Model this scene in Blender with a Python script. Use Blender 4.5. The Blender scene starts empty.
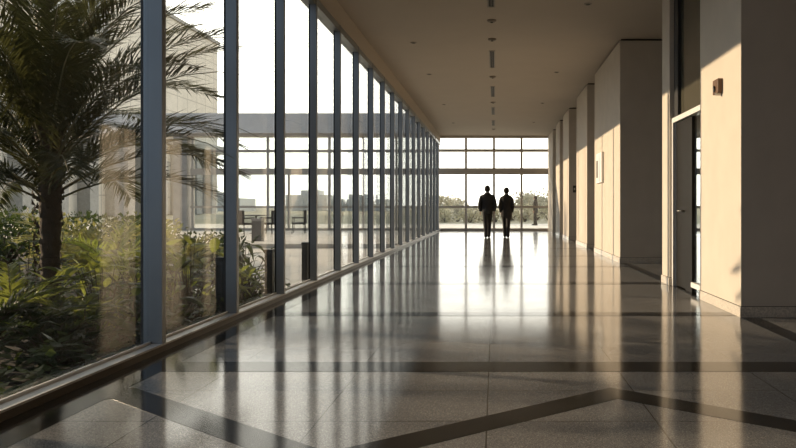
import bpy, bmesh, math, random
from mathutils import Vector, Matrix, noise

R = math.radians
scn = bpy.context.scene
COL = scn.collection

# ------------------------------------------------------------------ camera
cam_d = bpy.data.cameras.new('camera')
cam = bpy.data.objects.new('camera', cam_d)
COL.objects.link(cam)
CH = 1.05
F = 700.0
cam.location = (0, 0, CH)
cam.rotation_euler = (R(90), 0, 0)
cam_d.sensor_width = 36.0
cam_d.lens = F / 796.0 * 36.0
cam_d.shift_x = -97.0 / 796.0
cam_d.shift_y = -17.0 / 796.0
cam_d.clip_start = 0.05
cam_d.clip_end = 1500
scn.camera = cam

# ------------------------------------------------------------------ world, sun, exposure
w = bpy.data.worlds.new('world')
scn.world = w
w.use_nodes = True
nt = w.node_tree
nt.nodes.clear()
tc = nt.nodes.new('ShaderNodeTexCoord')
dp = nt.nodes.new('ShaderNodeVectorMath'); dp.operation = 'DOT_PRODUCT'
dp.inputs[1].default_value = Vector((0.0, 1.0, 0.0)).normalized()
nt.links.new(tc.outputs['Generated'], dp.inputs[0])
mr = nt.nodes.new('ShaderNodeMapRange'); mr.interpolation_type = 'SMOOTHSTEP'
mr.inputs['From Min'].default_value = -0.35
mr.inputs['From Max'].default_value = 0.70
nt.links.new(dp.outputs['Value'], mr.inputs['Value'])
mx = nt.nodes.new('ShaderNodeMix'); mx.data_type = 'RGBA'
SKY_DIM = (0.53, 0.66, 0.84, 1)
SKY_BRIGHT = (3.9, 3.64, 3.28, 1)
mx.inputs[6].default_value = SKY_DIM
mx.inputs[7].default_value = SKY_BRIGHT
nt.links.new(mr.outputs['Result'], mx.inputs[0])
sx = nt.nodes.new('ShaderNodeSeparateXYZ')
nt.links.new(tc.outputs['Generated'], sx.inputs[0])
mz = nt.nodes.new('ShaderNodeMapRange')
mz.inputs['From Min'].default_value = 0.12
mz.inputs['From Max'].default_value = 0.95
mz.inputs['To Min'].default_value = 1.0
mz.inputs['To Max'].default_value = 0.40
nt.links.new(sx.outputs['Z'], mz.inputs['Value'])
bg = nt.nodes.new('ShaderNodeBackground')
nt.links.new(mx.outputs[2], bg.inputs['Color'])
nt.links.new(mz.outputs['Result'], bg.inputs['Strength'])
wo = nt.nodes.new('ShaderNodeOutputWorld')
nt.links.new(bg.outputs[0], wo.inputs['Surface'])

SUN_T = 0.31            # travel along the hall for each metre across it
SUN_M = 0.241            # drop for each metre across it
sun_d = bpy.data.lights.new('sun', 'SUN')
sun_d.energy = 6.5
sun_d.color = (1.0, 0.735, 0.49)
sun_d.angle = R(0.6)
sun = bpy.data.objects.new('sun', sun_d)
COL.objects.link(sun)
sun.rotation_euler = Vector((1.0, -SUN_T, -SUN_M)).to_track_quat('-Z', 'Y').to_euler()

scn.view_settings.view_transform = 'Standard'
scn.view_settings.look = 'None'
scn.view_settings.exposure = 0.0
scn.view_settings.gamma = 1.0
scn.view_settings.use_curve_mapping = False
cy = scn.cycles
cy.use_denoising = True
cy.max_bounces = 10
cy.diffuse_bounces = 6
cy.glossy_bounces = 5
cy.transmission_bounces = 6
cy.transparent_max_bounces = 40
cy.sample_clamp_indirect = 6.0
cy.caustics_reflective = False
cy.caustics_refractive = False

# ------------------------------------------------------------------ materials
def new_mat(name):
    m = bpy.data.materials.new(name)
    m.use_nodes = True
    return m, m.node_tree, m.node_tree.nodes['Principled BSDF']

def mat(name, col, rough=0.6, metal=0.0, spec=0.5, var=0.0, scale=8.0, bump=0.0):
    m, t, b = new_mat(name)
    b.inputs['Roughness'].default_value = rough
    b.inputs['Metallic'].default_value = metal
    b.inputs['Specular IOR Level'].default_value = spec
    c = (col[0], col[1], col[2], 1)
    if var > 0 or bump > 0:
        co = t.nodes.new('ShaderNodeTexCoord')
        n = t.nodes.new('ShaderNodeTexNoise')
        n.inputs['Scale'].default_value = scale
        n.inputs['Detail'].default_value = 4
        t.links.new(co.outputs['Object'], n.inputs['Vector'])
        r = t.nodes.new('ShaderNodeValToRGB')
        r.color_ramp.elements[0].position = 0.3
        r.color_ramp.elements[1].position = 0.7
        r.color_ramp.elements[0].color = tuple(x * (1 - var) for x in col) + (1,)
        r.color_ramp.elements[1].color = tuple(min(1, x * (1 + var)) for x in col) + (1,)
        t.links.new(n.outputs['Fac'], r.inputs[0])
        t.links.new(r.outputs[0], b.inputs['Base Color'])
        if bump > 0:
            bp = t.nodes.new('ShaderNodeBump')
            bp.inputs['Strength'].default_value = bump
            bp.inputs['Distance'].default_value = 0.01
            t.links.new(n.outputs['Fac'], bp.inputs['Height'])
            t.links.new(bp.outputs[0], b.inputs['Normal'])
    else:
        b.inputs['Base Color'].default_value = c
    return m

def leaf_mat(name, col, trans, tmix=0.45, rough=0.45, var=0.3, scale=3.0):
    m, t, b = new_mat(name)
    out = t.nodes['Material Output']
    co = t.nodes.new('ShaderNodeTexCoord')
    n = t.nodes.new('ShaderNodeTexNoise'); n.inputs['Scale'].default_value = scale
    t.links.new(co.outputs['Object'], n.inputs['Vector'])
    r = t.nodes.new('ShaderNodeValToRGB')
    r.color_ramp.elements[0].position = 0.3; r.color_ramp.elements[1].position = 0.7
    r.color_ramp.elements[0].color = tuple(x * (1 - var) for x in col) + (1,)
    r.color_ramp.elements[1].color = tuple(x * (1 + var) for x in col) + (1,)
    t.links.new(n.outputs['Fac'], r.inputs[0])
    t.links.new(r.outputs[0], b.inputs['Base Color'])
    b.inputs['Roughness'].default_value = rough
    b.inputs['Specular IOR Level'].default_value = 0.18
    tr = t.nodes.new('ShaderNodeBsdfTranslucent')
    tr.inputs['Color'].default_value = tuple(trans) + (1,)
    ms = t.nodes.new('ShaderNodeMixShader')
    ms.inputs[0].default_value = tmix
    t.links.new(b.outputs[0], ms.inputs[1])
    t.links.new(tr.outputs[0], ms.inputs[2])
    t.links.new(ms.outputs[0], out.inputs['Surface'])
    return m

def glass_mat(name, tint=(0.93, 0.95, 0.94), ior=1.5, veil=0.0, rough=0.0, veilcol=(0.9, 0.85, 0.75)):
    m, t, b = new_mat(name)
    t.nodes.remove(b)
    out = t.nodes['Material Output']
    tr = t.nodes.new('ShaderNodeBsdfTransparent'); tr.inputs['Color'].default_value = tuple(tint) + (1,)
    gl = t.nodes.new('ShaderNodeBsdfGlossy'); gl.inputs['Roughness'].default_value = rough
    fr = t.nodes.new('ShaderNodeFresnel'); fr.inputs['IOR'].default_value = ior
    # same reflectance whichever way a ray crosses a face of the thin pane
    ge = t.nodes.new('ShaderNodeNewGeometry')
    mi = t.nodes.new('ShaderNodeMapRange')
    mi.inputs['To Min'].default_value = ior; mi.inputs['To Max'].default_value = 1.0 / ior
    t.links.new(ge.outputs['Backfacing'], mi.inputs['Value'])
    t.links.new(mi.outputs[0], fr.inputs['IOR'])
    ms = t.nodes.new('ShaderNodeMixShader')
    t.links.new(fr.outputs[0], ms.inputs[0])
    t.links.new(tr.outputs[0], ms.inputs[1])
    t.links.new(gl.outputs[0], ms.inputs[2])
    last = ms
    if veil > 0:  # translucent whitening mixed in to imitate glare and haze
        tl = t.nodes.new('ShaderNodeBsdfTranslucent'); tl.inputs['Color'].default_value = tuple(veilcol) + (1,)
        m2 = t.nodes.new('ShaderNodeMixShader'); m2.inputs[0].default_value = veil
        t.links.new(ms.outputs[0], m2.inputs[1]); t.links.new(tl.outputs[0], m2.inputs[2])
        last = m2
    t.links.new(last.outputs[0], out.inputs['Surface'])
    return m

def floor_mat(name, base, dark, light, rough, speck=260.0, joints=None, spec=0.5):
    """polished terrazzo: speckles, faint cloudiness, fine tile joints"""
    m, t, b = new_mat(name)
    co = t.nodes.new('ShaderNodeTexCoord')
    v = t.nodes.new('ShaderNodeTexVoronoi'); v.inputs['Scale'].default_value = speck
    t.links.new(co.outputs['Object'], v.inputs['Vector'])
    sep = t.nodes.new('ShaderNodeSeparateColor')
    t.links.new(v.outputs['Color'], sep.inputs[0])
    r = t.nodes.new('ShaderNodeValToRGB')
    r.color_ramp.interpolation = 'LINEAR'
    e = r.color_ramp.elements
    e[0].position = 0.0; e[0].color = dark + (1,)
    e[1].position = 1.0; e[1].color = light + (1,)
    x = e.new(0.35); x.color = base + (1,)
    x = e.new(0.8); x.color = base + (1,)
    t.links.new(sep.outputs[0], r.inputs[0])
    n = t.nodes.new('ShaderNodeTexNoise'); n.inputs['Scale'].default_value = 1.3; n.inputs['Detail'].default_value = 5
    t.links.new(co.outputs['Object'], n.inputs['Vector'])
    mrr = t.nodes.new('ShaderNodeMapRange')
    mrr.inputs['To Min'].default_value = 0.82; mrr.inputs['To Max'].default_value = 1.18
    t.links.new(n.outputs['Fac'], mrr.inputs['Value'])
    mu = t.nodes.new('ShaderNodeVectorMath'); mu.operation = 'SCALE'
    t.links.new(r.outputs[0], mu.inputs[0]); t.links.new(mrr.outputs[0], mu.inputs['Scale'])
    colout = mu.outputs[0]
    if joints:
        sxx = t.nodes.new('ShaderNodeSeparateXYZ')
        t.links.new(co.outputs['Object'], sxx.inputs[0])
        facs = []
        for ax, (off, per) in zip('XY', joints):
            a = t.nodes.new('ShaderNodeMath'); a.operation = 'SUBTRACT'; a.inputs[1].default_value = off
            t.links.new(sxx.outputs[ax], a.inputs[0])
            p = t.nodes.new('ShaderNodeMath'); p.operation = 'PINGPONG'; p.inputs[1].default_value = per / 2
            t.links.new(a.outputs[0], p.inputs[0])
            l = t.nodes.new('ShaderNodeMath'); l.operation = 'LESS_THAN'; l.inputs[1].default_value = 0.0035
            t.links.new(p.outputs[0], l.inputs[0])
            facs.append(l)
        mxx = t.nodes.new('ShaderNodeMath'); mxx.operation = 'MAXIMUM'
        t.links.new(facs[0].outputs[0], mxx.inputs[0]); t.links.new(facs[1].outputs[0], mxx.inputs[1])
        mi = t.nodes.new('ShaderNodeMix'); mi.data_type = 'RGBA'
        t.links.new(mxx.outputs[0], mi.inputs[0])
        t.links.new(colout, mi.inputs[6])
        mi.inputs[7].default_value = (0.03, 0.03, 0.03, 1)
        colout = mi.outputs[2]
    t.links.new(colout, b.inputs['Base Color'])
    # slight unevenness of the polish
    n2 = t.nodes.new('ShaderNodeTexNoise'); n2.inputs['Scale'].default_value = 2.2; n2.inputs['Detail'].default_value = 6
    t.links.new(co.outputs['Object'], n2.inputs['Vector'])
    m3 = t.nodes.new('ShaderNodeMapRange')
    m3.inputs['To Min'].default_value = rough * 0.7; m3.inputs['To Max'].default_value = rough * 1.35
    t.links.new(n2.outputs['Fac'], m3.inputs['Value'])
    t.links.new(m3.outputs[0], b.inputs['Roughness'])
    b.inputs['Specular IOR Level'].default_value = spec
    return m

def panel_mat(name, col, line, px, pz, lw=0.012, axes='YZ', rough=0.7):
    m, t, b = new_mat(name)
    co = t.nodes.new('ShaderNodeTexCoord')
    s = t.nodes.new('ShaderNodeSeparateXYZ'); t.links.new(co.outputs['Object'], s.inputs[0])
    fs = []
    for ax, per in zip(axes, (px, pz)):
        p = t.nodes.new('ShaderNodeMath'); p.operation = 'PINGPONG'; p.inputs[1].default_value = per / 2
        t.links.new(s.outputs[ax], p.inputs[0])
        l = t.nodes.new('ShaderNodeMath'); l.operation = 'LESS_THAN'; l.inputs[1].default_value = lw
        t.links.new(p.outputs[0], l.inputs[0]); fs.append(l)
    mxx = t.nodes.new('ShaderNodeMath'); mxx.operation = 'MAXIMUM'
    t.links.new(fs[0].outputs[0], mxx.inputs[0]); t.links.new(fs[1].outputs[0], mxx.inputs[1])
    n = t.nodes.new('ShaderNodeTexNoise'); n.inputs['Scale'].default_value = 0.6; n.inputs['Detail'].default_value = 5
    t.links.new(co.outputs['Object'], n.inputs['Vector'])
    r = t.nodes.new('ShaderNodeValToRGB')
    r.color_ramp.elements[0].color = tuple(x * 0.85 for x in col) + (1,)
    r.color_ramp.elements[1].color = tuple(min(1, x * 1.1) for x in col) + (1,)
    t.links.new(n.outputs['Fac'], r.inputs[0])
    mi = t.nodes.new('ShaderNodeMix'); mi.data_type = 'RGBA'
    t.links.new(mxx.outputs[0], mi.inputs[0]); t.links.new(r.outputs[0], mi.inputs[6])
    mi.inputs[7].default_value = line + (1,)
    t.links.new(mi.outputs[2], b.inputs['Base Color'])
    b.inputs['Roughness'].default_value = rough
    return m

M = {}
M['plaster'] = mat('plaster', (0.60, 0.54, 0.46), 0.75, var=0.04, scale=3.0, bump=0.03)
M['ceiling'] = mat('ceiling_paint', (0.50, 0.445, 0.38), 0.8, var=0.02, scale=1.5)
M['gap'] = mat('shadow_gap', (0.03, 0.028, 0.025), 0.8)
M['low_bounce'] = mat('low_bounce_dark', (0.055, 0.042, 0.032), 0.6, var=0.2, scale=4)  # dark finish added to unseen walls to cut bounced sunlight
M['skirt'] = mat('stone_skirting', (0.60, 0.54, 0.46), 0.3, var=0.25, scale=60)
M['alu'] = mat('grey_aluminium', (0.29, 0.31, 0.33), 0.38, metal=0.45, var=0.05, scale=2)
M['alu_dark'] = mat('dark_gasket', (0.018, 0.018, 0.02), 0.6)
M['alu_light'] = mat('pale_aluminium', (0.78, 0.77, 0.75), 0.4)
M['alu_mid'] = mat('bronze_aluminium', (0.10, 0.085, 0.07), 0.4, metal=0.3)
M['floor'] = floor_mat('terrazzo', (0.195, 0.196, 0.20), (0.10, 0.095, 0.09), (0.42, 0.41, 0.39), 0.115,
                       joints=((-0.87, 0.83), (3.43, 0.58)), spec=0.85)
M['granite'] = floor_mat('black_granite', (0.014, 0.013, 0.012), (0.008, 0.008, 0.008), (0.035, 0.032, 0.03), 0.11, spec=0.26)
M['glass'] = glass_mat('window_glass')
M['glass_far'] = glass_mat('haze_veil_glass', veil=0.008)  # faint veil stands in for the glow over the far view
M['glass_dark'] = mat('dark_spandrel_glass', (0.075, 0.070, 0.052), 0.12, spec=0.5)
M['door'] = mat('dark_door', (0.009, 0.008, 0.007), 0.55, spec=0.2, var=0.2, scale=10)
M['steel'] = mat('brushed_steel', (0.45, 0.43, 0.40), 0.3, metal=0.9)
M['stone'] = panel_mat('patio_paving', (0.74, 0.68, 0.59), (0.42, 0.38, 0.33), 1.2, 0.6, axes='XY', rough=0.6)
M['soil'] = mat('soil', (0.016, 0.012, 0.009), 0.95, var=0.5, scale=14, bump=0.6)
M['white_build'] = panel_mat('cream_cladding', (0.86, 0.78, 0.67), (0.50, 0.45, 0.38), 3.2, 2.4, lw=0.06)
M['grey_build'] = panel_mat('grey_cladding', (0.60, 0.60, 0.59), (0.36, 0.36, 0.36), 3.2, 2.4, lw=0.06)
M['fascia'] = mat('grey_fascia', (0.86, 0.83, 0.80), 0.7, var=0.06, scale=1.0)
M['concrete'] = mat('concrete', (0.40, 0.38, 0.35), 0.8, var=0.12, scale=3)
M['hazeblock'] = mat('hazed_concrete', (0.90, 0.87, 0.82), 0.9, var=0.08, scale=0.2)  # paled to paint aerial haze onto the skyline blocks
M['suit'] = mat('black_suit', (0.012, 0.011, 0.011), 0.8, var=0.2, scale=30)
M['suit2'] = mat('charcoal_suit', (0.016, 0.014, 0.013), 0.8, var=0.2, scale=30)
M['suit3'] = mat('grey_coat', (0.015, 0.012, 0.010), 0.85, var=0.2, scale=30)
M['skin'] = mat('skin', (0.36, 0.20, 0.13), 0.5)
M['hair'] = mat('dark_hair', (0.014, 0.010, 0.008), 0.75, spec=0.2, var=0.5, scale=60, bump=0.6)
M['shirt'] = mat('white_shirt', (0.7, 0.7, 0.7), 0.7)
M['shoe'] = mat('black_leather', (0.012, 0.011, 0.01), 0.75, spec=0.12)
M['frond'] = leaf_mat('palm_leaf', (0.034, 0.044, 0.022), (0.12, 0.125, 0.04), 0.3, rough=0.42)
M['rachis'] = mat('palm_stalk', (0.20, 0.17, 0.08), 0.5, var=0.2)
M['trunk'] = mat('palm_trunk', (0.075, 0.050, 0.032), 0.9, var=0.5, scale=12, bump=0.8)
M['leaf_a'] = leaf_mat('leaf_bright', (0.105, 0.145, 0.038), (0.38, 0.42, 0.08), 0.42)
M['leaf_b'] = leaf_mat('leaf_dark', (0.024, 0.042, 0.016), (0.07, 0.10, 0.022), 0.35)
M['leaf_c'] = leaf_mat('leaf_olive', (0.13, 0.14, 0.06), (0.38, 0.36, 0.12), 0.4)
M['leaf_far'] = leaf_mat('leaf_hazed', (0.55, 0.52, 0.38), (0.60, 0.55, 0.38), 0.4)  # paled so the distant haze and glow sit in the leaf colour
M['leaf_far2'] = leaf_mat('leaf_hazed_grey', (0.52, 0.50, 0.40), (0.56, 0.52, 0.40), 0.4)  # greyer far leaf, its washed-out look from bloom put into the colour
M['stem'] = mat('brown_stem', (0.07, 0.05, 0.03), 0.8, var=0.3)
M['chairdark'] = mat('dark_wicker', (0.03, 0.027, 0.025), 0.7, var=0.3, scale=50)
M['bin'] = mat('grey_bin', (0.16, 0.15, 0.14), 0.6, var=0.08)
M['black'] = mat('black_metal', (0.02, 0.02, 0.02), 0.5)
M['white'] = mat('white_plastic', (0.78, 0.76, 0.72), 0.4)
M['brownbox'] = mat('brown_housing', (0.13, 0.07, 0.04), 0.5)
M['graphic'] = mat('dark_print', (0.10, 0.09, 0.08), 0.6)
M['vent'] = mat('slot_dark', (0.02, 0.018, 0.016), 0.6)
M['ventframe'] = mat('vent_frame', (0.30, 0.27, 0.23), 0.5)
M['lamp_off'] = mat('lamp_lens', (0.22, 0.18, 0.14), 0.3)
M['grass'] = mat('lawn', (0.42, 0.39, 0.28), 0.95, var=0.25, scale=1.5)

# ------------------------------------------------------------------ mesh builder
class MB:
    def __init__(self):
        self.v = []; self.f = []; self.xmax = None
    def box(self, x0, x1, y0, y1, z0, z1):
        n = len(self.v)
        self.v += [(x0, y0, z0), (x1, y0, z0), (x1, y1, z0), (x0, y1, z0), (x0, y0, z1), (x1, y0, z1), (x1, y1, z1), (x0, y1, z1)]
        self.f += [(n, n+3, n+2, n+1), (n+4, n+5, n+6, n+7), (n, n+1, n+5, n+4), (n+1, n+2, n+6, n+5), (n+2, n+3, n+7, n+6), (n+3, n, n+4, n+7)]
        return self
    def poly_prism(self, pts, z0, z1):
        n = len(self.v); k = len(pts)
        self.v += [(x, y, z0) for x, y in pts] + [(x, y, z1) for x, y in pts]
        self.f.append(tuple(range(n + k - 1, n - 1, -1)))
        self.f.append(tuple(range(n + k, n + 2 * k)))
        for i in range(k):
            j = (i + 1) % k
            self.f.append((n + i, n + j, n + k + j, n + k + i))
        return self
    def tube(self, pts, rad, seg=8, caps=True):
        pts = [Vector(p) for p in pts]
        if not hasattr(rad, '__len__'): rad = [rad] * len(pts)
        n0 = len(self.v)
        up = Vector((0, 0, 1))
        prev = None
        for i, p in enumerate(pts):
            if i == 0: d = pts[1] - pts[0]
            elif i == len(pts) - 1: d = pts[-1] - pts[-2]
            else: d = pts[i + 1] - pts[i - 1]
            d.normalize()
            if prev is None:
                a = d.cross(up)
                if a.length < 1e-3: a = d.cross(Vector((1, 0, 0)))
            else:
                a = prev - d * prev.dot(d)
            a.normalize(); prev = a
            b = d.cross(a)
            for k in range(seg):
                t = 2 * math.pi * k / seg
                self.v.append(tuple(p + (a * math.cos(t) + b * math.sin(t)) * rad[i]))
        for i in range(len(pts) - 1):
            for k in range(seg):
                k2 = (k + 1) % seg
                self.f.append((n0 + i*seg + k, n0 + i*seg + k2, n0 + (i+1)*seg + k2, n0 + (i+1)*seg + k))
        if caps:
            self.f.append(tuple(n0 + k for k in range(seg - 1, -1, -1)))
            e = n0 + (len(pts) - 1) * seg
            self.f.append(tuple(e + k for k in range(seg)))
        return self
    def loft(self, rings, seg=20):
        """rings: (cx, cy, z, rx, ry)"""
        n0 = len(self.v)
        for cx, cy_, z, rx, ry in rings:
            for k in range(seg):
                t = 2 * math.pi * k / seg
                self.v.append((cx + rx * math.cos(t), cy_ + ry * math.sin(t), z))
        for i in range(len(rings) - 1):
            for k in range(seg):
                k2 = (k + 1) % seg
                self.f.append((n0 + i*seg + k, n0 + i*seg + k2, n0 + (i+1)*seg + k2, n0 + (i+1)*seg + k))
        self.f.append(tuple(n0 + k for k in range(seg - 1, -1, -1)))
        e = n0 + (len(rings) - 1) * seg
        self.f.append(tuple(e + k for k in range(seg)))
        return self
    def ball(self, c, rx, ry, rz, u=16, vv=10):
        rings = []
        for i in range(vv + 1):
            t = -math.pi / 2 + math.pi * i / vv
            cc = max(0.02, math.cos(t))
            rings.append((c[0], c[1], c[2] + rz * math.sin(t), rx * cc, ry * cc))
        return self.loft(rings, u)
    def leaf(self, *a, **k):
        nv, nf = len(self.v), len(self.f)
        self.leaf_(*a, **k)
        if self.xmax is not None and max(q[0] for q in self.v[nv:]) > self.xmax:
            del self.v[nv:]; del self.f[nf:]
    def leaf_(self, p, d, side, length, width, droop=0.0, fold=0.15, n=1):
        """blade from p along d; n segments"""
        d = d.normalized()
        side = (side - d * side.dot(d))
        if side.length < 1e-4: side = d.orthogonal()
        side.normalize()
        nor = side.cross(d)
        b = len(self.v)
        if n == 1:
            q = p + d * length + Vector((0, 0, -droop * length))
            m_ = p + d * length * 0.4 + nor * (width * fold)
            self.v += [tuple(p), tuple(m_ + side * width / 2), tuple(q), tuple(m_ - side * width / 2)]
            self.f += [(b, b + 1, b + 2, b + 3)]
            return
        prof = [math.sin(math.pi * (0.06 + 0.94 * (i / n)) ** 0.8) for i in range(n + 1)]
        for i in range(n + 1):
            t = i / n
            c = p + d * (length * t) + Vector((0, 0, -droop * length * t * t))
            ww = width / 2 * max(0.03, prof[i])
            self.v += [tuple(c - side * ww + nor * ww * fold * 2), tuple(c), tuple(c + side * ww + nor * ww * fold * 2)]
        for i in range(n):
            k = b + 3 * i
            self.f += [(k, k+1, k+4, k+3), (k+1, k+2, k+5, k+4)]
    def mesh(self, name):
        me = bpy.data.meshes.new(name)
        me.from_pydata(self.v, [], self.f)
        me.update()
        return me
    def build(self, name, material, parent=None, bevel=0.0, smooth=False, remesh=0.0, dec=1.0, loc=None):
        me = self.mesh(name)
        if bevel > 0:
            bm = bmesh.new(); bm.from_mesh(me)
            bmesh.ops.bevel(bm, geom=list(bm.edges), offset=bevel, segments=2, profile=0.6, affect='EDGES', clamp_overlap=True)
            bm.to_mesh(me); bm.free()
        o = bpy.data.objects.new(name, me)
        COL.objects.link(o)
        if remesh > 0:
            md = o.modifiers.new('r', 'REMESH'); md.mode = 'VOXEL'; md.voxel_size = remesh
            ms = o.modifiers.new('s', 'SMOOTH'); ms.iterations = 3; ms.factor = 0.5
            if dec < 1:
                dd = o.modifiers.new('d', 'DECIMATE'); dd.ratio = dec
            dg = bpy.context.evaluated_depsgraph_get()
            me2 = bpy.data.meshes.new_from_object(o.evaluated_get(dg))
            o.modifiers.clear()
            o.data = me2; me2.name = name
            me = me2
            smooth = True
        if smooth:
            for p in me.polygons: p.use_smooth = True
        me.materials.clear()
        me.materials.append(material)
        if parent is not None: o.parent = parent
        if loc is not None: o.location = loc
        return o

def tag(o, label=None, cat=None, group=None, kind=None):
    if label: o['label'] = label
    if cat: o['category'] = cat
    if group: o['group'] = group
    if kind: o['kind'] = kind
    return o

def empty(name, loc=(0, 0, 0), rz=0.0):
    o = bpy.data.objects.new(name, None)
    o.empty_display_size = 0.1
    COL.objects.link(o)
    o.location = loc; o.rotation_euler = (0, 0, rz)
    return o

def copy_tree(o, parent=None):
    c = o.copy(); COL.objects.link(c)
    if parent is not None: c.parent = parent
    for ch in list(o.children): copy_tree(ch, c)
    return c

def at(px, py, d):
    """photo pixel at depth d -> world point"""
    return Vector(((px - 495) / F * d, d, CH + (207 - py) / F * d))

S = lambda o: tag(o, kind='structure')

# ------------------------------------------------------------------ the hall
XL, XG = -2.41, -2.52          # inner face of mullions, glass line
XR = 2.34
ZC = 4.20                      # ceiling
YB, YF = -5.0, 31.0            # back end, far glazing
HB = 3.79                      # underside of the metal head
XH = 11.0                      # far side of the side hall

S(MB().box(XG - 0.03, XH, YB, YF + 0.1, -0.25, 0.0).build('floor', M['floor']))
# dark granite inlay laid flush in the floor
inl = MB()
zt = 0.0012
def band(a, b, wdt):
    a = Vector(a); b = Vector(b)
    d = (b - a).normalized(); s = Vector((-d.y, d.x)) * wdt / 2
    inl.poly_prism([tuple(a - s), tuple(b - s), tuple(b + s), tuple(a + s)], -0.01, zt)
inl.box(-2.405, -2.13, YB, YF, -0.01, zt)
inl.box(2.33, 2.50, YB, 30.9, -0.01, zt)
zz = []
for k in range(-3, 3):
    zz.append((0.67 + 2.77 * k, 3.95)); zz.append((0.67 + 2.77 * k + 1.385, 2.88))
zc = lambda p: p
for a, b in zip(zz[:-1], zz[1:]):
    # keep between the two long borders
    (x0, y0), (x1, y1) = a, b
    lo, hi = -2.13, 2.33
    if x1 <= lo or x0 >= hi: continue
    if x0 < lo: y0 = y0 + (y1 - y0) * (lo - x0) / (x1 - x0); x0 = lo
    if x1 > hi: y1 = y0 + (y1 - y0) * (hi - x0) / (x1 - x0); x1 = hi
    nrm = 0.095
    inl.poly_prism([(x0, y0 - nrm * 1.25), (x1, y1 - nrm * 1.25), (x1, y1 + nrm * 1.25), (x0, y0 + nrm * 1.25)], -0.01, zt)
for y, wd in ((4.60, 0.28), (6.86, 0.23), (9.65, 0.27), (12.4, 0.27), (15.1, 0.27), (17.8, 0.27), (20.5, 0.27), (23.2, 0.27), (26.0, 0.27), (28.7, 0.27)):
    inl.box(-2.13, 2.33, y - wd / 2, y + wd / 2, -0.01, zt + 0.0002)
S(inl.build('floor_inlay', M['granite']))
S(MB().box(XG - 0.1, XH, YB, YF + 0.1, ZC, ZC + 0.3).build('ceiling', M['ceiling']))
S(MB().box(XG - 0.02, XL, YB, YF, 3.89, ZC).build('beam_left', M['ceiling']))
S(MB().box(XG - 0.1, XH, YB - 0.2, YB, 0, ZC).build('wall_back', M['plaster']))
S(MB().box(XH, XH + 0.2, YB, YF, 0, ZC).build('wall_right', M['low_bounce']))

# left curtain wall
cw = S(empty('window_1', (XG, 0, 0)))
mull_y = [5.10 + 1.46 * n for n in range(0, 18)]
mull_y = [-4.2, -2.7, -1.2, 0.3, 1.8, 3.25] + [y for y in mull_y if y < 30.6]
for y in mull_y:
    o_ = -0.048 if y < 5.2 else (-0.012 if y < 7 else 0.002)      # the nearer ones are deeper
    m = MB().box(o_ + 0.02, XL - XG, y - 0.03, y + 0.03, 0.055, HB + 0.1).build('mullion', M['alu'], cw, bevel=0.004)
    MB().box(o_ - 0.002, o_ + 0.02, y - 0.024, y + 0.024, 0.05, HB + 0.1).build('gasket', M['alu_dark'], m)
ys = [YB] + mull_y + [30.9]
for a, b in zip(ys[:-1], ys[1:]):
    MB().box(-0.012, 0.012, a + 0.02, b - 0.02, 0.07, HB).build('glass_pane', M['glass'], cw)
sl = MB().box(-0.06, XL - XG, YB, YF, 0.0, 0.045).build('sill', M['alu_mid'], cw)
MB().box(0.035, XL - XG + 0.004, YB, YF, 0.045, 0.058).build('sill_ledge', M['alu_light'], sl)
MB().box(0.012, 0.028, YB, YF, 0.045, 0.075).build('glazing_bead', M['alu_light'], sl)
MB().box(-0.06, 0.10, YB, YF, HB, 3.895).build('head_rail', M['alu'], cw)

# far glazing, side-hall glazing and the wing's glazing share one grid
def grid_window(name, x0, x1, xs, y, z1, glass, m, transoms, thin=0.10, dep=0.12):
    rt = S(empty(name, ((x0 + x1) / 2, y, 0)))
    cx = (x0 + x1) / 2
    for x in xs:
        MB().box(x - cx - thin / 2, x - cx + thin / 2, -dep / 2, dep / 2, 0, z1).build('mullion', m, rt)
    for z, h in transoms:
        MB().box(x0 - cx, x1 - cx, -dep / 2 - 0.005, dep / 2 + 0.005, z - h / 2, z + h / 2).build('transom', m, rt)
    xx = sorted(set([x0] + list(xs) + [x1]))
    for a, b in zip(xx[:-1], xx[1:]):
        if b - a < 0.12: continue
        MB().box(a - cx + 0.01, b - cx - 0.01, -0.012, 0.012, 0.05, z1).build('glass_pane', glass, rt)
    return rt
TR = [(0.05, 0.12), (1.05, 0.10), (2.63, 0.28), (3.55, 0.12)]
M['alu_warm'] = mat('taupe_aluminium', (0.50, 0.44, 0.37), 0.45, metal=0.2)
grid_window('window_2', XG, XR + 0.1, [-2.52, -1.284, -0.044, 1.174, 2.40], YF, ZC, M['glass_far'], M['alu_warm'], TR + [(4.15, 0.1)])
grid_window('window_4', XR + 0.1, XH, [3.6, 4.8, 6.0, 7.2, 8.4, 9.6, 10.8], YF, ZC, M['glass_far'], M['alu_warm'], TR + [(4.15, 0.1)])

# right-hand piers
def pier(y0, y1, x1=3.5, cap=True):
    p = S(empty('pillar', (XR, y0, 0)))
    W_ = x1 - XR
    MB().box(0, W_, 0, y1 - y0, 0, ZC - 0.035).build('pillar_shaft', M['plaster'], p, bevel=0.006)
    MB().box(0.03, W_ - 0.03, 0.03, y1 - y0 - 0.03, ZC - 0.035, ZC).build('shadow_gap', M['gap'], p)
    MB().box(-0.012, W_ + 0.012, -0.012, y1 - y0 + 0.012, 0, 0.10).build('baseboard', M['skirt'], p, bevel=0.003)
    MB().box(-0.004, W_ + 0.004, -0.004, y1 - y0 + 0.004, 0.10, 0.105).build('reveal', M['gap'], p)
    return p
pier(6.66, 7.99, 4.6)
pier(9.39, 9.80, 2.62)
pier(13.1, 16.45)
pier(17.8, 20.1)
pier(22.2, 24.1)
pier(25.3, 26.9)
pier(28.4, 30.9)
S(MB().box(4.4, 4.6, YB, 6.66, 0, ZC).build('wall_side', M['low_bounce']))

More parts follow.
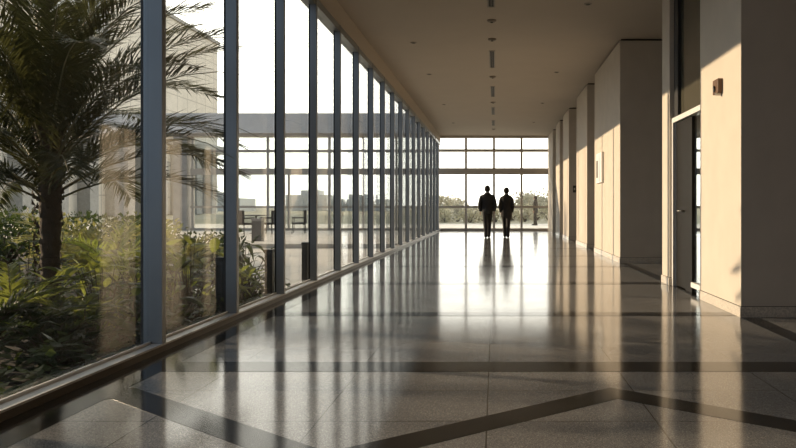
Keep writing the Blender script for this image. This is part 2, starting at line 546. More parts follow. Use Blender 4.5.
# door bay between the near pier and the slim pilaster
XD = 2.40
dr = S(empty('door_1', (XD, 8.7, 0)))
dy = lambda a: a - 8.7
fr = MB()
fr.box(-0.03, 0.10, dy(7.99), dy(9.39), 2.17, 2.235)
fr.box(-0.03, 0.10, dy(9.33), dy(9.39), 0, 2.17)
fr.build('door_frame', M['alu_light'], dr, bevel=0.004)
lf = MB().box(0.015, 0.06, dy(8.87), dy(9.325), 0.01, 2.165).build('door_leaf', M['door'], dr, bevel=0.004)
h = MB(); h.tube([(0.015, dy(8.93), 1.0), (-0.045, dy(8.93), 1.0), (-0.045, dy(9.04), 1.0)], 0.010)
h.build('door_handle', M['steel'], lf, smooth=True)
MB().box(0.01, 0.07, dy(8.57), dy(8.865), 0.0, 2.165).build('fixed_panel', M['door'], dr, bevel=0.004)
MB().box(0.03, 0.045, dy(8.0), dy(8.565), 0.02, 2.165).build('sidelight_glass', M['glass'], dr)
MB().box(-0.005, 0.06, dy(8.0), dy(8.565), 0.07, 0.13).build('bottom_rail', M['alu_light'], dr)
tp = MB().box(0.04, 0.08, dy(8.0), dy(9.20), 2.24, ZC - 0.03).build('transom_panel', M['glass_dark'], dr)
fr2 = MB(); fr2.box(0.0, 0.10, dy(9.19), dy(9.385), 2.235, ZC - 0.03); fr2.box(0.0, 0.10, dy(7.995), dy(9.385), ZC - 0.03, ZC)
fr2.build('transom_frame', M['alu_dark'], dr)

# ------------------------------------------------------------------ outside: ground, wing, buildings
S(MB().box(-90, XG - 0.03, -8, 20.0, -0.30, -0.16).build('ground', M['soil']))
S(MB().poly_prism([(XG - 0.062, 9.6), (XG - 0.062, 19.95), (-7.2, 19.95), (-7.2, 12.6), (-4.3, 12.6), (-4.3, 9.6)], -0.2, -0.13).build('patio_lower', M['stone']))
S(MB().box(-60, XG - 0.062, 20.0, 31.5, -0.3, 0.0).build('patio', M['stone']))
S(MB().box(-120, 60, 31.5, 46, -0.4, -0.06).build('patio_terrace', M['stone']))
S(MB().box(-300, 300, 46, 700, -0.6, -0.10).build('lawn', M['grass']))

# canopy beam that crosses in front of the hall's far end, with its glazing
cb = S(empty('wall_wing', (-9.5, 31.3, 0)))
MB().box(-10.5, 6.85, -0.35, 0.65, 4.32, 5.2).build('beam_fascia', M['fascia'], cb)
MB().box(-10.5, 6.85, -0.25, 0.55, 4.20, 4.32).build('soffit', M['alu_warm'], cb)
for x in (-16.6, -14.0):
    MB().box(x + 9.5 - 0.3, x + 9.5 + 0.3, -0.2, 0.4, 0, 4.2).build('wing_column', M['concrete'], cb)
grid_window('window_3', -13.6, XG - 0.08, [-13.5, -11.6, -10.15, -7.4, -5.9, -4.4, -3.2, -2.7], YF + 0.3, 4.2, M['glass_far'], M['alu_warm'], TR)
# free-standing door portal in the wing glazing
pf = MB(); pf.box(-0.5, -0.42, -0.08, 0.08, 0, 2.5); pf.box(0.42, 0.5, -0.08, 0.08, 0, 2.5)
S(pf.build('door_2', M['alu_warm'], loc=(-8.75, YF + 0.3, 0)))

bl = empty('office_building', (-45, 64, 0))
tag(bl, 'cream panelled office building behind the palm with a grey upper storey', 'building')
MB().box(-20, 0, -2, 49.5, 0, 27.3).build('wall', M['white_build'], bl)
MB().box(-20, 0.25, -2, 17, 20.5, 34).build('upper_storey', M['grey_build'], bl)
MB().box(-20.3, 0.3, 17, 49.8, 27.3, 27.8).build('parapet', M['concrete'], bl)
for i in range(9):
    MB().box(0, 1.4, 0.6 + i * 5.4, 2.2 + i * 5.4, 0, 9.5).build('column', M['concrete'], bl)
MB().box(0, 1.7, -2, 49.5, 9.5, 10.6).build('lintel', M['concrete'], bl)

far_b = [(-78, 190, 22, 3.4, 'long low pale block on the skyline behind the garden chairs'),
         (-55, 210, 12, 4.6, 'taller pale block on the hazy skyline behind the terrace'),
         (-38, 200, 16, 3.2, 'narrow flat-roofed pale block on the skyline right of the taller block')]
for x, y, wd, hh, lab in far_b:
    b_ = empty('distant_block', (x, y, 0)); tag(b_, lab, 'building', 'pale blocks on the skyline')
    MB().box(-wd / 2, wd / 2, -6, 6, -0.5, hh).build('wall', M['hazeblock'], b_)
    MB().box(-wd / 5, wd / 4, -3, 3, hh, hh + 1.4).build('roof', M['hazeblock'], b_)

# ------------------------------------------------------------------ plants
def frond_geo(mbl, mbr, base, az, e0, length, droop, leaflet, lw, n, rng, ang=0.9, r0=0.014, bare=0.16, twist=0.0):
    p = Vector(base); pts = [p.copy()]; dirs = []
    k = 14
    for i in range(k):
        t = (i + 0.5) / k
        e = e0 - droop * t ** 1.4
        d = Vector((math.cos(az) * math.cos(e), math.sin(az) * math.cos(e), math.sin(e)))
        dirs.append(d); p = p + d * (length / k); pts.append(p.copy())
    mbr.tube(pts[::2], [r0 * (1 - 0.8 * i / 7) for i in range(8)], 5, caps=False)
    for j in range(n):
        t = bare + (1 - bare) * (j + 0.5) / n
        f = min(t * k, k - 1e-3); i = int(f)
        c = pts[i].lerp(pts[i + 1], f - i); d = dirs[i]
        s = d.cross(Vector((0, 0, 1)))
        if s.length < 1e-3: s = Vector((-math.sin(az), math.cos(az), 0))
        s.normalize(); up = s.cross(d)
        ll = leaflet * (0.35 + 0.65 * math.sin(math.pi * min(1, 0.12 + 0.80 * t)) ** 0.7) * rng.uniform(0.85, 1.12)
        for sg in (-1, 1):
            a = ang * rng.uniform(0.8, 1.15) * (1 - 0.35 * t)
            dd = d * math.cos(a) + (s * sg * 0.92 + up * rng.uniform(0.05, 0.5)) * math.sin(a)
            mbl.leaf(c, dd, d, ll, lw, droop=rng.uniform(0.05, 0.28), fold=0.25)

rng = random.Random(7)
PALM = Vector(((48 - 495) / F * 6.8, 6.8, -0.16))
pr = empty('palm_tree', PALM)
pr.scale = (0.85, 0.85, 0.85)
tag(pr, 'tall feathery palm with a stout rough trunk in the first window bay', 'palm tree')
tk = MB()
TH = 2.36
rad = []
pts = []
for i in range(25):
    t = i / 24
    pts.append((0.03 * math.sin(3 * t), 0, TH * t))
    rad.append(0.075 + 0.008 * math.sin(t * 80) + 0.06 * t)
tk.tube(pts, rad, 18)
for i in range(150):                      # old leaf bases spiralling up the trunk
    t = 0.1 + 0.9 * i / 150
    a = i * 2.399
    rr = 0.075 + 0.06 * t
    b0 = Vector((math.cos(a) * rr, math.sin(a) * rr, TH * t - 0.05))
    d = Vector((math.cos(a) * 0.45, math.sin(a) * 0.45, 0.9))
    tk.leaf(b0, d, Vector((-math.sin(a), math.cos(a), 0)), 0.10, 0.06, fold=0.5)
tk.build('trunk', M['trunk'], pr)
NF = 58
for i in range(NF):
    u = (i + 0.5) / NF
    az = i * 2.39996 + rng.uniform(-0.2, 0.2)
    e0 = R(87) - u * R(62) + rng.uniform(-0.1, 0.1)
    L = (2.15 + 0.45 * math.sin(math.pi * u)) * rng.uniform(0.9, 1.08)
    dr_ = (R(60) + R(8) * u) * rng.uniform(0.75, 1.2)
    fl, frr = MB(), MB()
    fl.xmax = (-2.64 - PALM.x) / 0.85
    b0 = (0.07 * math.cos(az), 0.07 * math.sin(az), TH - 0.05 - 0.85 * u)
    frond_geo(fl, frr, b0, az, e0, L, dr_, 0.54, 0.022, 92, rng)
    fo = fl.build('frond', M['frond'], pr)
    frr.build('stalk', M['rachis'], fo)

def arching_plant(name, loc, n, L, seed, m, label, cat, group=None, leaflet=0.26, lw=0.032, spread=1.0):
    rg = random.Random(seed)
    rt = empty(name, loc); tag(rt, label, cat, group)
    fl, st = MB(), MB()
    fl.xmax = -2.64 - loc[0] if loc[1] < 30 else None
    for i in range(n):
        az = i * 2.4 + rg.uniform(-0.4, 0.4)
        e0 = R(rg.uniform(50, 88)) * (1 if spread == 1 else 0.85)
        frond_geo(fl, st, (rg.uniform(-.05, .05), rg.uniform(-.05, .05), 0), az, e0, L * rg.uniform(0.6, 1.1), R(rg.uniform(60, 110)), leaflet * L, lw, 22, rg, r0=0.008, bare=0.3)
    fl.build('foliage', m, rt); st.build('stem', M['stem'], rt)
    return rt

def broad_plant(name, loc, n, hgt, leafl, seed, m, label, cat, group=None, wr=0.27, spread=0.5):
    rg = random.Random(seed)
    rt = empty(name, loc); tag(rt, label, cat, group)
    fl, st = MB(), MB()
    fl.xmax = -2.64 - loc[0] if loc[1] < 30 else None
    for i in range(n):
        az = rg.uniform(0, 6.283); rr = spread * math.sqrt(rg.random())
        top = Vector((math.cos(az) * rr, math.sin(az) * rr, hgt * rg.uniform(0.35, 1.0) * (1 - 0.35 * (rr / spread) ** 2)))
        st.tube([(rg.uniform(-.03, .03) + top.x * 0.2, rg.uniform(-.03, .03) + top.y * 0.2, 0), (top.x * 0.6, top.y * 0.6, top.z * 0.6), tuple(top)], [0.007, 0.005, 0.003], 4, caps=False)
        a2 = az + rg.uniform(-0.9, 0.9); e = R(rg.uniform(0, 60))
        d = Vector((math.cos(a2) * math.cos(e), math.sin(a2) * math.cos(e), math.sin(e)))
        l = leafl * rg.uniform(0.6, 1.15)
        fl.leaf(top, d, Vector((-math.sin(a2), math.cos(a2), rg.uniform(-.4, .4))), l, l * wr, droop=rg.uniform(0.2, 0.8), fold=0.15, n=5)
    fl.build('foliage', m, rt); st.build('stem', M['stem'], rt)
    return rt

def bush(name, loc, rx, ry, rz, n, leafl, seed, m, label, cat, group=None, trunk=0.0):
    rg = random.Random(seed)
    rt = empty(name, loc); tag(rt, label, cat, group)
    fl, st = MB(), MB()
    fl.xmax = -2.64 - loc[0] if loc[1] < 30 else None
    lobes = [(Vector((rg.uniform(-.55, .55) * rx, rg.uniform(-.55, .55) * ry, trunk + rz * rg.uniform(0.35, 1.35))), rg.uniform(0.35, 0.6)) for _ in range(9)]
    lobes.append((Vector((0, 0, trunk + rz)), 0.75))
    for i in range(n):
        c, s = lobes[rg.randrange(len(lobes))]
        v = Vector((rg.gauss(0, 1), rg.gauss(0, 1), rg.gauss(0, 1))).normalized()
        q = c + Vector((v.x * rx, v.y * ry, v.z * rz)) * s * rg.uniform(0.75, 1.05)
        if q.z < 0.02: q.z = rg.uniform(0.02, 0.2)
        d = (v + Vector((rg.uniform(-1, 1), rg.uniform(-1, 1), rg.uniform(-.6, 1)))).normalized()
        l = leafl * rg.uniform(0.6, 1.3)
        fl.leaf(q, d, Vector((rg.uniform(-1, 1), rg.uniform(-1, 1), rg.uniform(-1, 1))), l, l * 0.5, droop=0.15)
    for c, s in lobes:
        st.tube([(0, 0, 0), tuple(c * 0.5 + Vector((0, 0, trunk * 0.3))), tuple(c)], [0.03 + rz * 0.04, 0.02 + rz * 0.025, 0.008 + 0.01 * rz], 6, caps=False)
    fl.build('foliage', m, rt); st.build('trunk' if trunk > 0 else 'stem', M['stem'], rt)
    return rt

GZ = -0.16
def g(px, d): return ((px - 495) / F * d, d, GZ)
# feathery clumps
arching_plant('areca_palm', g(112, 9.3), 18, 1.25, 11, M['leaf_a'], 'arching yellow-green palm clump right of the tall palm trunk', 'plant')
arching_plant('areca_palm', g(84, 10.6), 16, 1.3, 12, M['leaf_c'], 'pale feathery palm clump just behind and right of the tall palm trunk', 'plant')
arching_plant('areca_palm', g(176, 11.8), 16, 1.25, 13, M['leaf_c'], 'pale olive feathery clump at the back of the second window bay', 'plant')
arching_plant('fern', g(8, 6.2), 18, 0.85, 14, M['leaf_a'], 'sunlit fern at the left edge of the first window bay', 'fern', leaflet=0.22)
arching_plant('fern', g(-25, 5.2), 16, 0.95, 15, M['leaf_b'], 'dark fern low against the glass at the left edge', 'fern', leaflet=0.22)
arching_plant('fern', g(66, 6.1), 14, 0.72, 16, M['leaf_a'], 'upright light green fern in the middle of the first window bay', 'fern', leaflet=0.24)
arching_plant('fern', g(48, 5.2), 16, 0.65, 17, M['leaf_b'], 'low dark fern near the glass below the palm', 'fern', leaflet=0.24)
# broad leaves
broad_plant('philodendron', g(103, 6.6), 46, 0.75, 0.30, 21, M['leaf_a'], 'broad-leaved plant catching sun beside the first mullion', 'plant')
broad_plant('philodendron', g(190, 7.6), 60, 0.95, 0.36, 22, M['leaf_a'], 'large bright broad-leaved plant low in the second window bay', 'plant')
broad_plant('philodendron', g(170, 6.8), 44, 0.72, 0.30, 23, M['leaf_b'], 'dark broad-leaved plant close to the first mullion in the second bay', 'plant')
broad_plant('philodendron', g(222, 8.6), 46, 0.62, 0.32, 24, M['leaf_a'], 'broad-leaved plant standing against the second mullion', 'plant')
broad_plant('spider_plant', g(243, 8.9), 44, 0.85, 0.40, 25, M['leaf_b'], 'dark strap-leaved plant at the left of the third window bay', 'plant', wr=0.14, spread=0.35)
broad_plant('spider_plant', g(246, 8.2), 40, 0.55, 0.34, 26, M['leaf_a'], 'bright strap-leaved plant low at the left of the third bay', 'plant', wr=0.18, spread=0.3)
broad_plant('philodendron', g(25, 7.6), 50, 0.85, 0.28, 27, M['leaf_b'], 'dark broad-leaved plant in front of the tall palm trunk', 'plant')
broad_plant('philodendron', g(128, 5.75), 40, 0.55, 0.26, 28, M['leaf_b'], 'low dark broad-leaved plant beside the glass at the first mullion', 'plant')
broad_plant('philodendron', g(85, 5.4), 36, 0.50, 0.24, 29, M['leaf_b'], 'small dark leafy plant by the glass in the middle of the first bay', 'plant')
broad_plant('philodendron', g(142, 8.4), 46, 0.90, 0.30, 30, M['leaf_c'], 'olive broad-leaved plant partly hidden by the first mullion', 'plant')
# bushes at the back of the bed
bush('shrub', g(195, 13.2), 0.7, 0.6, 0.42, 800, 0.11, 31, M['leaf_b'], 'rounded dark shrub at the back of the second bay', 'shrub')
bush('shrub', g(222, 14.2), 0.6, 0.5, 0.40, 700, 0.11, 32, M['leaf_b'], 'small rounded dark shrub beside the patio edge', 'shrub')
bush('shrub', g(60, 13.2), 0.9, 0.7, 0.55, 900, 0.12, 33, M['leaf_c'], 'olive shrub behind the tall palm trunk', 'shrub')
bush('shrub', g(0, 12.0), 1.0, 0.8, 0.6, 1000, 0.12, 34, M['leaf_b'], 'wide dark shrub at the far left behind the palm', 'shrub')
bush('shrub', g(130, 13.8), 0.9, 0.7, 0.5, 900, 0.12, 35, M['leaf_c'], 'olive shrub behind the first mullion', 'shrub')
bush('shrub', g(152, 17.9), 1.2, 0.8, 0.55, 1000, 0.13, 36, M['leaf_c'], 'broad olive shrub far behind the first mullion against the pale building', 'shrub')
bush('shrub', g(105, 15.6), 1.2, 0.9, 0.65, 1000, 0.13, 37, M['leaf_b'], 'dark shrub at the very back right of the tall palm trunk', 'shrub')
bush('shrub', g(38, 18.0), 1.3, 0.9, 0.65, 1000, 0.13, 38, M['leaf_c'], 'olive shrub at the very back left of the tall palm trunk', 'shrub')
bush('shrub', g(-15, 15.4), 1.2, 0.9, 0.7, 1000, 0.13, 39, M['leaf_b'], 'dark shrub at the very back at the left edge', 'shrub')
# leaf litter and creeping cover over the bed
rg = random.Random(91)
gc = MB(); gc.xmax = -2.64
for i in range(9000):
    y = rg.uniform(2.2, 12.5); x = -2.70 - 6.3 * rg.random() ** 1.6
    if x > -4.4 and y > 9.4: continue
    q = Vector((x, y, GZ + rg.uniform(0.0, 0.34) * (0.5 + 0.5 * math.sin(x * 3.1 + y * 2.3) ** 2)))
    a = rg.uniform(0, 6.28); e = rg.uniform(-0.3, 0.9)
    l = rg.uniform(0.07, 0.17)
    gc.leaf(q, Vector((math.cos(a) * math.cos(e), math.sin(a) * math.cos(e), math.sin(e))), Vector((-math.sin(a), math.cos(a), 0)), l, l * 0.5, droop=0.2)
tag(gc.build('undergrowth', M['leaf_b']), 'dark creeping ground cover across the planting bed outside the glass', 'ground cover', kind='stuff')

# beyond the far glazing: hedge plants and trees
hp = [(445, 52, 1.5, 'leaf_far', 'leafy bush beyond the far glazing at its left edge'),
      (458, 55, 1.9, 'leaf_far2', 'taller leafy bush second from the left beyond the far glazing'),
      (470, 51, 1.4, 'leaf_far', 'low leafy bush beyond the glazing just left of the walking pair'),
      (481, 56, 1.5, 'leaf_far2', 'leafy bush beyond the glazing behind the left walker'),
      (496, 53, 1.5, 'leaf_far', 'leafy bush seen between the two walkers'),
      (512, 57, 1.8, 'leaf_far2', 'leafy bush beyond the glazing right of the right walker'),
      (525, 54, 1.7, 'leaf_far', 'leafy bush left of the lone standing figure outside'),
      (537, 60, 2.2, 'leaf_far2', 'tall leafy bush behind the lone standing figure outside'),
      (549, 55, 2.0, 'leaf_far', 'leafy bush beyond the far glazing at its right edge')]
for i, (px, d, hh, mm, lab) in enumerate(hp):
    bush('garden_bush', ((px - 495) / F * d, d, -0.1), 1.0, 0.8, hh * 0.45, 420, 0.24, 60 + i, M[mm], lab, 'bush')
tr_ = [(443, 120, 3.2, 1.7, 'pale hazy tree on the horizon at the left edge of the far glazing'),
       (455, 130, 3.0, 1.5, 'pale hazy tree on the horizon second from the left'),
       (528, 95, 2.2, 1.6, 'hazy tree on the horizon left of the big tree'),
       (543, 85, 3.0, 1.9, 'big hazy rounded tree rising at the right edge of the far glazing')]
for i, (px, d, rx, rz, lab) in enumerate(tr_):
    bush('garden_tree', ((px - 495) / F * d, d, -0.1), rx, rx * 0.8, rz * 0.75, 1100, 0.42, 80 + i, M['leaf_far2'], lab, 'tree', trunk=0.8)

# ------------------------------------------------------------------ patio furniture
def chair(loc, rz, label):
    rt = empty('garden_chair', loc, rz); tag(rt, label, 'chair', 'dark patio chairs')
    MB().box(-0.27, 0.27, -0.26, 0.26, 0.36, 0.44).build('seat', M['chairdark'], rt, bevel=0.02)
    b_ = MB(); b_.poly_prism([(-0.27, 0.20), (0.27, 0.20), (0.25, 0.28), (-0.25, 0.28)], 0.40, 0.92); b_.build('backrest', M['chairdark'], rt, bevel=0.02)
    for s in (-1, 1):
        MB().box(s * 0.30 - 0.03, s * 0.30 + 0.03, -0.24, 0.25, 0.60, 0.65).build('armrest', M['chairdark'], rt, bevel=0.01)
        for t in (-0.21, 0.21):
            MB().tube([(s * 0.25, t, 0.37), (s * 0.29, t * 1.15, 0.0)], 0.018, 6).build('leg', M['black'], rt)
        MB().tube([(s * 0.30, -0.21, 0.62), (s * 0.26, -0.21, 0.40)], 0.016, 6).build('arm_support', M['black'], rt)
    return rt
chair(((244 - 495) / F * 27, 27.0, 0), R(150), 'dark patio chair left of the grey bin')
chair(((269 - 495) / F * 27.5, 27.5, 0), R(-95), 'dark patio chair seen edge-on just right of the grey bin')
chair(((299 - 495) / F * 28, 28.0, 0), R(-80), 'dark patio chair standing alone in the fourth window bay')
tb = empty('patio_table', ((256 - 495) / F * 27.6, 27.6, 0)); tag(tb, 'round dark patio table between the two chairs behind the grey bin', 'table')
MB().loft([(0, 0, 0.70, 0.42, 0.42), (0, 0, 0.73, 0.43, 0.43)], 28).build('tabletop', M['chairdark'], tb)
MB().tube([(0, 0, 0.0), (0, 0, 0.70)], 0.035, 10).build('pedestal', M['black'], tb)
MB().loft([(0, 0, 0.0, 0.24, 0.24), (0, 0, 0.03, 0.22, 0.22)], 24).build('base', M['black'], tb)
bn = empty('litter_bin', ((258 - 495) / F * 21.6, 21.6, 0)); tag(bn, 'square grey litter bin standing on the pale patio', 'bin')
MB().box(-0.15, 0.15, -0.15, 0.15, 0.0, 0.62).build('body', M['bin'], bn, bevel=0.01)
MB().box(-0.165, 0.165, -0.165, 0.165, 0.62, 0.70).build('lid', M['concrete'], bn, bevel=0.012)
for (px, d, lab) in ((269.5, 8.45, 'dark bollard outside the glass in the third window bay'), (305.5, 10.15, 'dark bollard outside the glass in the fourth window bay'), (221, 7.15, 'dark bollard outside the glass at the second mullion')):
    bo = empty('bollard', ((px - 495) / F * d, d, GZ)); tag(bo, lab, 'bollard', 'bollards along the glass')
    MB().box(-0.045, 0.045, -0.045, 0.045, 0.0, 0.66).build('post', M['black'], bo, bevel=0.006)
    MB().box(-0.05, 0.05, -0.05, 0.05, 0.66, 0.70).build('cap', M['alu_dark'], bo, bevel=0.006)

# ------------------------------------------------------------------ people
def person(loc, rz, sc, label, suit, hem=0.80, flare=0.0, sw=0.20, stride=0.22, lead=1, hairlen=0.0, elbow=0.09, waist=0.185):
    root_loc = Vector(loc)
    b = MB()
    hipx = 0.078
    # leading leg forward (facing +Y), trailing leg back on its toes
    legs = {}
    for s in (-1, 1):
        fwd = stride if s == lead else -stride * 0.9
        hip = Vector((s * hipx, 0, 0.94)); knee = Vector((s * (hipx - 0.01), fwd * 0.55 + 0.04, 0.51))
        ank = Vector((s * (hipx - 0.02), fwd, 0.085 if s == lead else 0.10))
        legs[s] = (hip, knee, ank)
        b.tube([hip, knee, ank], [0.075, 0.052, 0.036], 12)
        toe = ank + Vector((s * 0.015, 0.15, -0.055 if s == lead else -0.072))
        b.tube([ank + Vector((0, -0.03, -0.03)), toe], [0.036, 0.024], 10)
    b.loft([(0, 0, 0.86, 0.13, 0.09), (0, 0, 0.98, 0.145, 0.10), (0, 0, 1.12, 0.125, 0.09), (0, 0, 1.30, 0.155, 0.105), (0, 0, 1.42, 0.165, 0.09), (0, 0, 1.49, 0.07, 0.065), (0, 0.01, 1.58, 0.052, 0.055)])
    arms = {}
    for s in (-1, 1):
        sh = Vector((s * (sw - 0.02), 0, 1.425))
        el = Vector((s * (sw + elbow), -0.05, 1.13))
        wr = Vector((s * (sw + elbow - 0.035), 0.06 if s != lead else 0.0, 0.90))
        arms[s] = (sh, el, wr)
        b.tube([sh, el, wr], [0.050, 0.037, 0.026], 10)
        pd = (wr - el).normalized()
        pe = wr + pd * 0.085
        b.loft([(wr.x, wr.y, wr.z + 0.01, 0.020, 0.026), (wr.x, wr.y + .004, wr.z - 0.05, 0.017, 0.040), (wr.x, wr.y + .006, wr.z - 0.095, 0.014, 0.038)], 10)
        k0 = Vector((wr.x, wr.y + 0.006, wr.z - 0.09))
        for j, ln in enumerate((0.068, 0.078, 0.072, 0.056)):
            f0 = k0 + Vector((0, 0.030 - 0.020 * j, 0))
            f1 = f0 + Vector((-s * 0.006, 0, -ln * 0.55)); f2 = f1 + Vector((-s * 0.022, 0.002, -ln * 0.45))
            b.tube([f0, f1, f2], [0.0095, 0.0088, 0.0075], 8)
        t0 = Vector((wr.x - s * 0.004, wr.y + 0.030, wr.z - 0.035))
        b.tube([t0, t0 + Vector((-s * 0.010, 0.026, -0.035)), t0 + Vector((-s * 0.020, 0.030, -0.065))], [0.012, 0.010, 0.008], 8)
    # head: skull, jaw, nose, brow, ears, lips
    hz = 1.655
    b.ball((0, 0.015, hz + 0.015), 0.086, 0.100, 0.112)
    b.ball((0, 0.045, hz - 0.055), 0.064, 0.064, 0.068)
    b.tube([(0, 0.098, hz + 0.015), (0, 0.120, hz - 0.022), (0, 0.100, hz - 0.030)], [0.010, 0.015, 0.012], 8)
    for s in (-1, 1):
        b.ball((s * 0.089, 0.0, hz - 0.005), 0.012, 0.020, 0.032, 8, 6)
        b.ball((s * 0.030, 0.096, hz + 0.022), 0.014, 0.010, 0.008, 8, 6)
    b.ball((0, 0.098, hz - 0.062), 0.022, 0.010, 0.009, 8, 6)
    body = b.build('person', M['skin'], remesh=0.0075, dec=0.35)
    body.location = loc; body.rotation_euler = (0, 0, rz); body.scale = (sc, sc, sc)
    tag(body, label, 'person')
    # jacket with sleeves
    j = MB()
    zs = 1.44
    j.loft([(0, 0, hem, 0.185 + flare, 0.135 + flare * .6), (0, 0, 0.98, 0.185 + flare * 0.5, 0.137), (0, 0, 1.12, waist, 0.122), (0, 0, 1.30, sw + 0.005, 0.142), (0, -0.005, 1.40, sw + 0.012, 0.132), (0, -0.005, 1.45, sw - 0.015, 0.110), (0, -0.005, 1.495, 0.118, 0.090), (0, 0.0, 1.535, 0.078, 0.076)], 28)
    for s in (-1, 1):
        sh, el, wr = arms[s]
        j.tube([sh + Vector((-s * 0.05, 0, -0.002)), sh + Vector((-s * 0.006, 0, -0.03)), sh + Vector((s * 0.014, -0.008, -0.09)), el, wr + Vector((0, 0, 0.01))], [0.062, 0.074, 0.078, 0.068, 0.053], 14)
    j.tube([(0, -0.02, 1.49), (0, -0.008, 1.545)], [0.092, 0.078], 16)
    j.build('jacket', suit, body, remesh=0.011, dec=0.6)
    cl = MB(); cl.tube([(0, -0.012, 1.53), (0, -0.002, 1.562)], [0.070, 0.066], 18); cl.build('shirt_collar', M['shirt'], body, smooth=True)
    tq = MB()
    for s in (-1, 1):
        hip, knee, ank = legs[s]
        tq.tube([hip + Vector((0, 0, 0.02)), hip.lerp(knee, 0.3), knee, ank + Vector((0, 0, 0.02)), ank + Vector((0, 0.0, -0.048))], [0.105, 0.103, 0.076, 0.060, 0.063], 14)
    tq.loft([(0, 0, 0.86, 0.165, 0.11), (0, 0, 0.98, 0.165, 0.12), (0, 0, 1.05, 0.15, 0.11)], 20)
    tq.build('trousers', suit, body, remesh=0.011, dec=0.6)
    for s in (-1, 1):
        hip, knee, ank = legs[s]
        sh_ = MB()
        dz = ank.z - 0.085
        if s == lead:
            rings = [Vector((0, -0.075, -0.039)), Vector((0, 0.0, -0.033)), Vector((0, 0.10, -0.050)), Vector((0, 0.185, -0.062))]
        else:
            rings = [Vector((0, -0.070, -0.050)), Vector((0, 0.0, -0.046)), Vector((0, 0.10, -0.062)), Vector((0, 0.18, -0.077))]
        sh_.tube([ank + v for v in rings], [0.046, 0.052, 0.040, 0.022], 14)
        sh_.tube([ank + Vector((0, -0.01, -0.04)), ank + Vector((0, 0, 0.02))], [0.052, 0.050], 12)
        sh_.build('shoe', M['shoe'], body, remesh=0.008)
    hr = MB()
    hr.ball((0, -0.008, hz + 0.026), 0.100, 0.110, 0.114, 20, 12)
    hr.ball((0, -0.035, hz - 0.035 - hairlen * 0.5), 0.090, 0.070, 0.066 + hairlen * 0.6, 16, 10)
    hr.build('hair', M['hair'], body, remesh=0.009)
    return body

person(((487.4 - 495) / F * 23.9, 23.9, 0.0), R(2), 1.0, 'person in a black suit walking away on the left of the pair', M['suit'], hem=0.80, sw=0.215, lead=1, elbow=0.05)
person(((506.4 - 495) / F * 24.1, 24.1, 0.0), R(-2), 0.965, 'person in a dark flared jacket walking away on the right of the pair', M['suit2'], hem=0.72, flare=0.015, sw=0.19, lead=-1, stride=0.20, elbow=0.04, waist=0.18, hairlen=0.0)
person(((535.5 - 495) / F * 42.5, 42.5, -0.06), R(70), 1.0, 'person in a dark coat standing alone outside beyond the far glazing', M['suit3'], hem=0.72, flare=0.0, sw=0.18, lead=1, stride=0.08, elbow=0.05, hairlen=0.08)

# ------------------------------------------------------------------ small fittings
# wall device on the near pier
dv = empty('wall_sensor', (XR, 7.28, 2.30)); tag(dv, 'small brown sensor box high on the sunlit near pier', 'sensor')
MB().box(-0.05, 0.0, -0.09, 0.09, -0.075, 0.075).build('housing', M['brownbox'], dv, bevel=0.008)
MB().tube([(-0.045, 0.02, -0.02), (-0.062, 0.022, -0.022)], [0.030, 0.034], 14).build('lens_hood', M['black'], dv)
MB().box(-0.06, 0.0, -0.06, -0.02, -0.095, -0.074).build('bracket', M['steel'], dv)
# notice board on the long pier
nb = empty('notice_board', (XR, 15.45, 1.58)); tag(nb, 'white framed notice board on the second sunlit pier', 'notice board')
MB().box(-0.05, 0.0, -0.42, 0.42, 0, 0.66).build('frame', M['white'], nb, bevel=0.006)
MB().box(-0.055, -0.045, -0.37, 0.37, 0.05, 0.61).build('panel', M['white'], nb)
MB().box(-0.060, -0.054, 0.12, 0.30, 0.12, 0.50).build('print', M['graphic'], nb)
# switch plate on the third pier's shaded face
sw_ = empty('switch_plate', (2.52, 22.2, 1.62)); tag(sw_, 'dark switch plate on the shaded side of a far pier', 'switch')
MB().box(-0.05, 0.05, -0.03, 0.0, -0.11, 0.11).build('plate', M['black'], sw_, bevel=0.006)
MB().box(-0.02, 0.02, -0.04, -0.03, -0.03, 0.03).build('button', M['steel'], sw_)
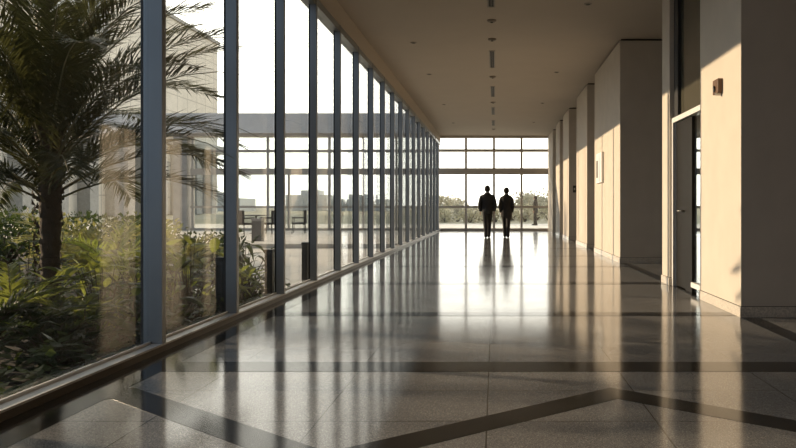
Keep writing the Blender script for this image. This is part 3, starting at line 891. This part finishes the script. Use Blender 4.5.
# ceiling: slot diffusers, detectors, downlights
ordn = ['nearest', 'second', 'third', 'fourth', 'fifth']
for i, (y, ln) in enumerate(((10.1, 1.8), (14.95, 1.68), (19.1, 1.72), (22.95, 1.72), (26.2, 1.6))):
    sd = empty('slot_diffuser', (-0.06, y, ZC))
    tag(sd, '%s dark slot vent along the middle of the ceiling' % (ordn[i] if i == 0 else ordn[i] + ' closest'), 'vent', 'slot vents along the ceiling')
    f_ = MB()
    for s in (-1, 1): f_.box(s * 0.052 - 0.012, s * 0.052 + 0.012, -ln / 2, ln / 2, -0.012, 0)
    for s in (-1, 1): f_.box(-0.064, 0.064, s * ln / 2 - 0.012, s * ln / 2 + 0.012, -0.012, 0)
    f_.build('frame', M['ventframe'], sd)
    MB().box(-0.04, 0.04, -ln / 2 + 0.012, ln / 2 - 0.012, -0.004, 0).build('slot', M['vent'], sd)
    MB().box(-0.003, 0.003, -ln / 2 + 0.012, ln / 2 - 0.012, -0.010, -0.004).build('blade', M['ventframe'], sd)
ordn = ['nearest', 'second closest', 'third closest', 'fourth closest', 'fifth closest']
for i, y in enumerate((11.8, 13.12, 16.9, 21.0, 28.2)):
    sd = empty('smoke_detector', (-0.055, y, ZC)); tag(sd, '%s round detector on the centre line of the ceiling' % ordn[i], 'detector', 'round detectors between the slot vents')
    MB().loft([(0, 0, -0.035, 0.055, 0.055), (0, 0, -0.02, 0.078, 0.078), (0, 0, 0, 0.08, 0.08)], 20).build('housing', M['lamp_off'], sd)
    MB().loft([(0, 0, -0.045, 0.02, 0.02), (0, 0, -0.034, 0.03, 0.03)], 14).build('sensor_tip', M['vent'], sd)
for side, xx, yl in (('left', -1.56, (13.4, 16.6, 21.5, 26.2)), ('right', 1.44, (10.85, 16.35, 21.2, 26.0))):
    for i, y in enumerate(yl):
        dl = empty('downlight', (xx, y, ZC)); tag(dl, '%s small recessed downlight in the %s row of the ceiling' % (ordn[i], 'window-side' if side == 'left' else 'pier-side'), 'downlight', 'small downlights in the %s row' % ('window-side' if side == 'left' else 'pier-side'))
        MB().loft([(0, 0, -0.012, 0.055, 0.055), (0, 0, 0, 0.062, 0.062)], 18).build('trim_ring', M['ventframe'], dl)
        MB().loft([(0, 0, -0.014, 0.036, 0.036), (0, 0, -0.011, 0.036, 0.036)], 14).build('lens', M['vent'], dl)
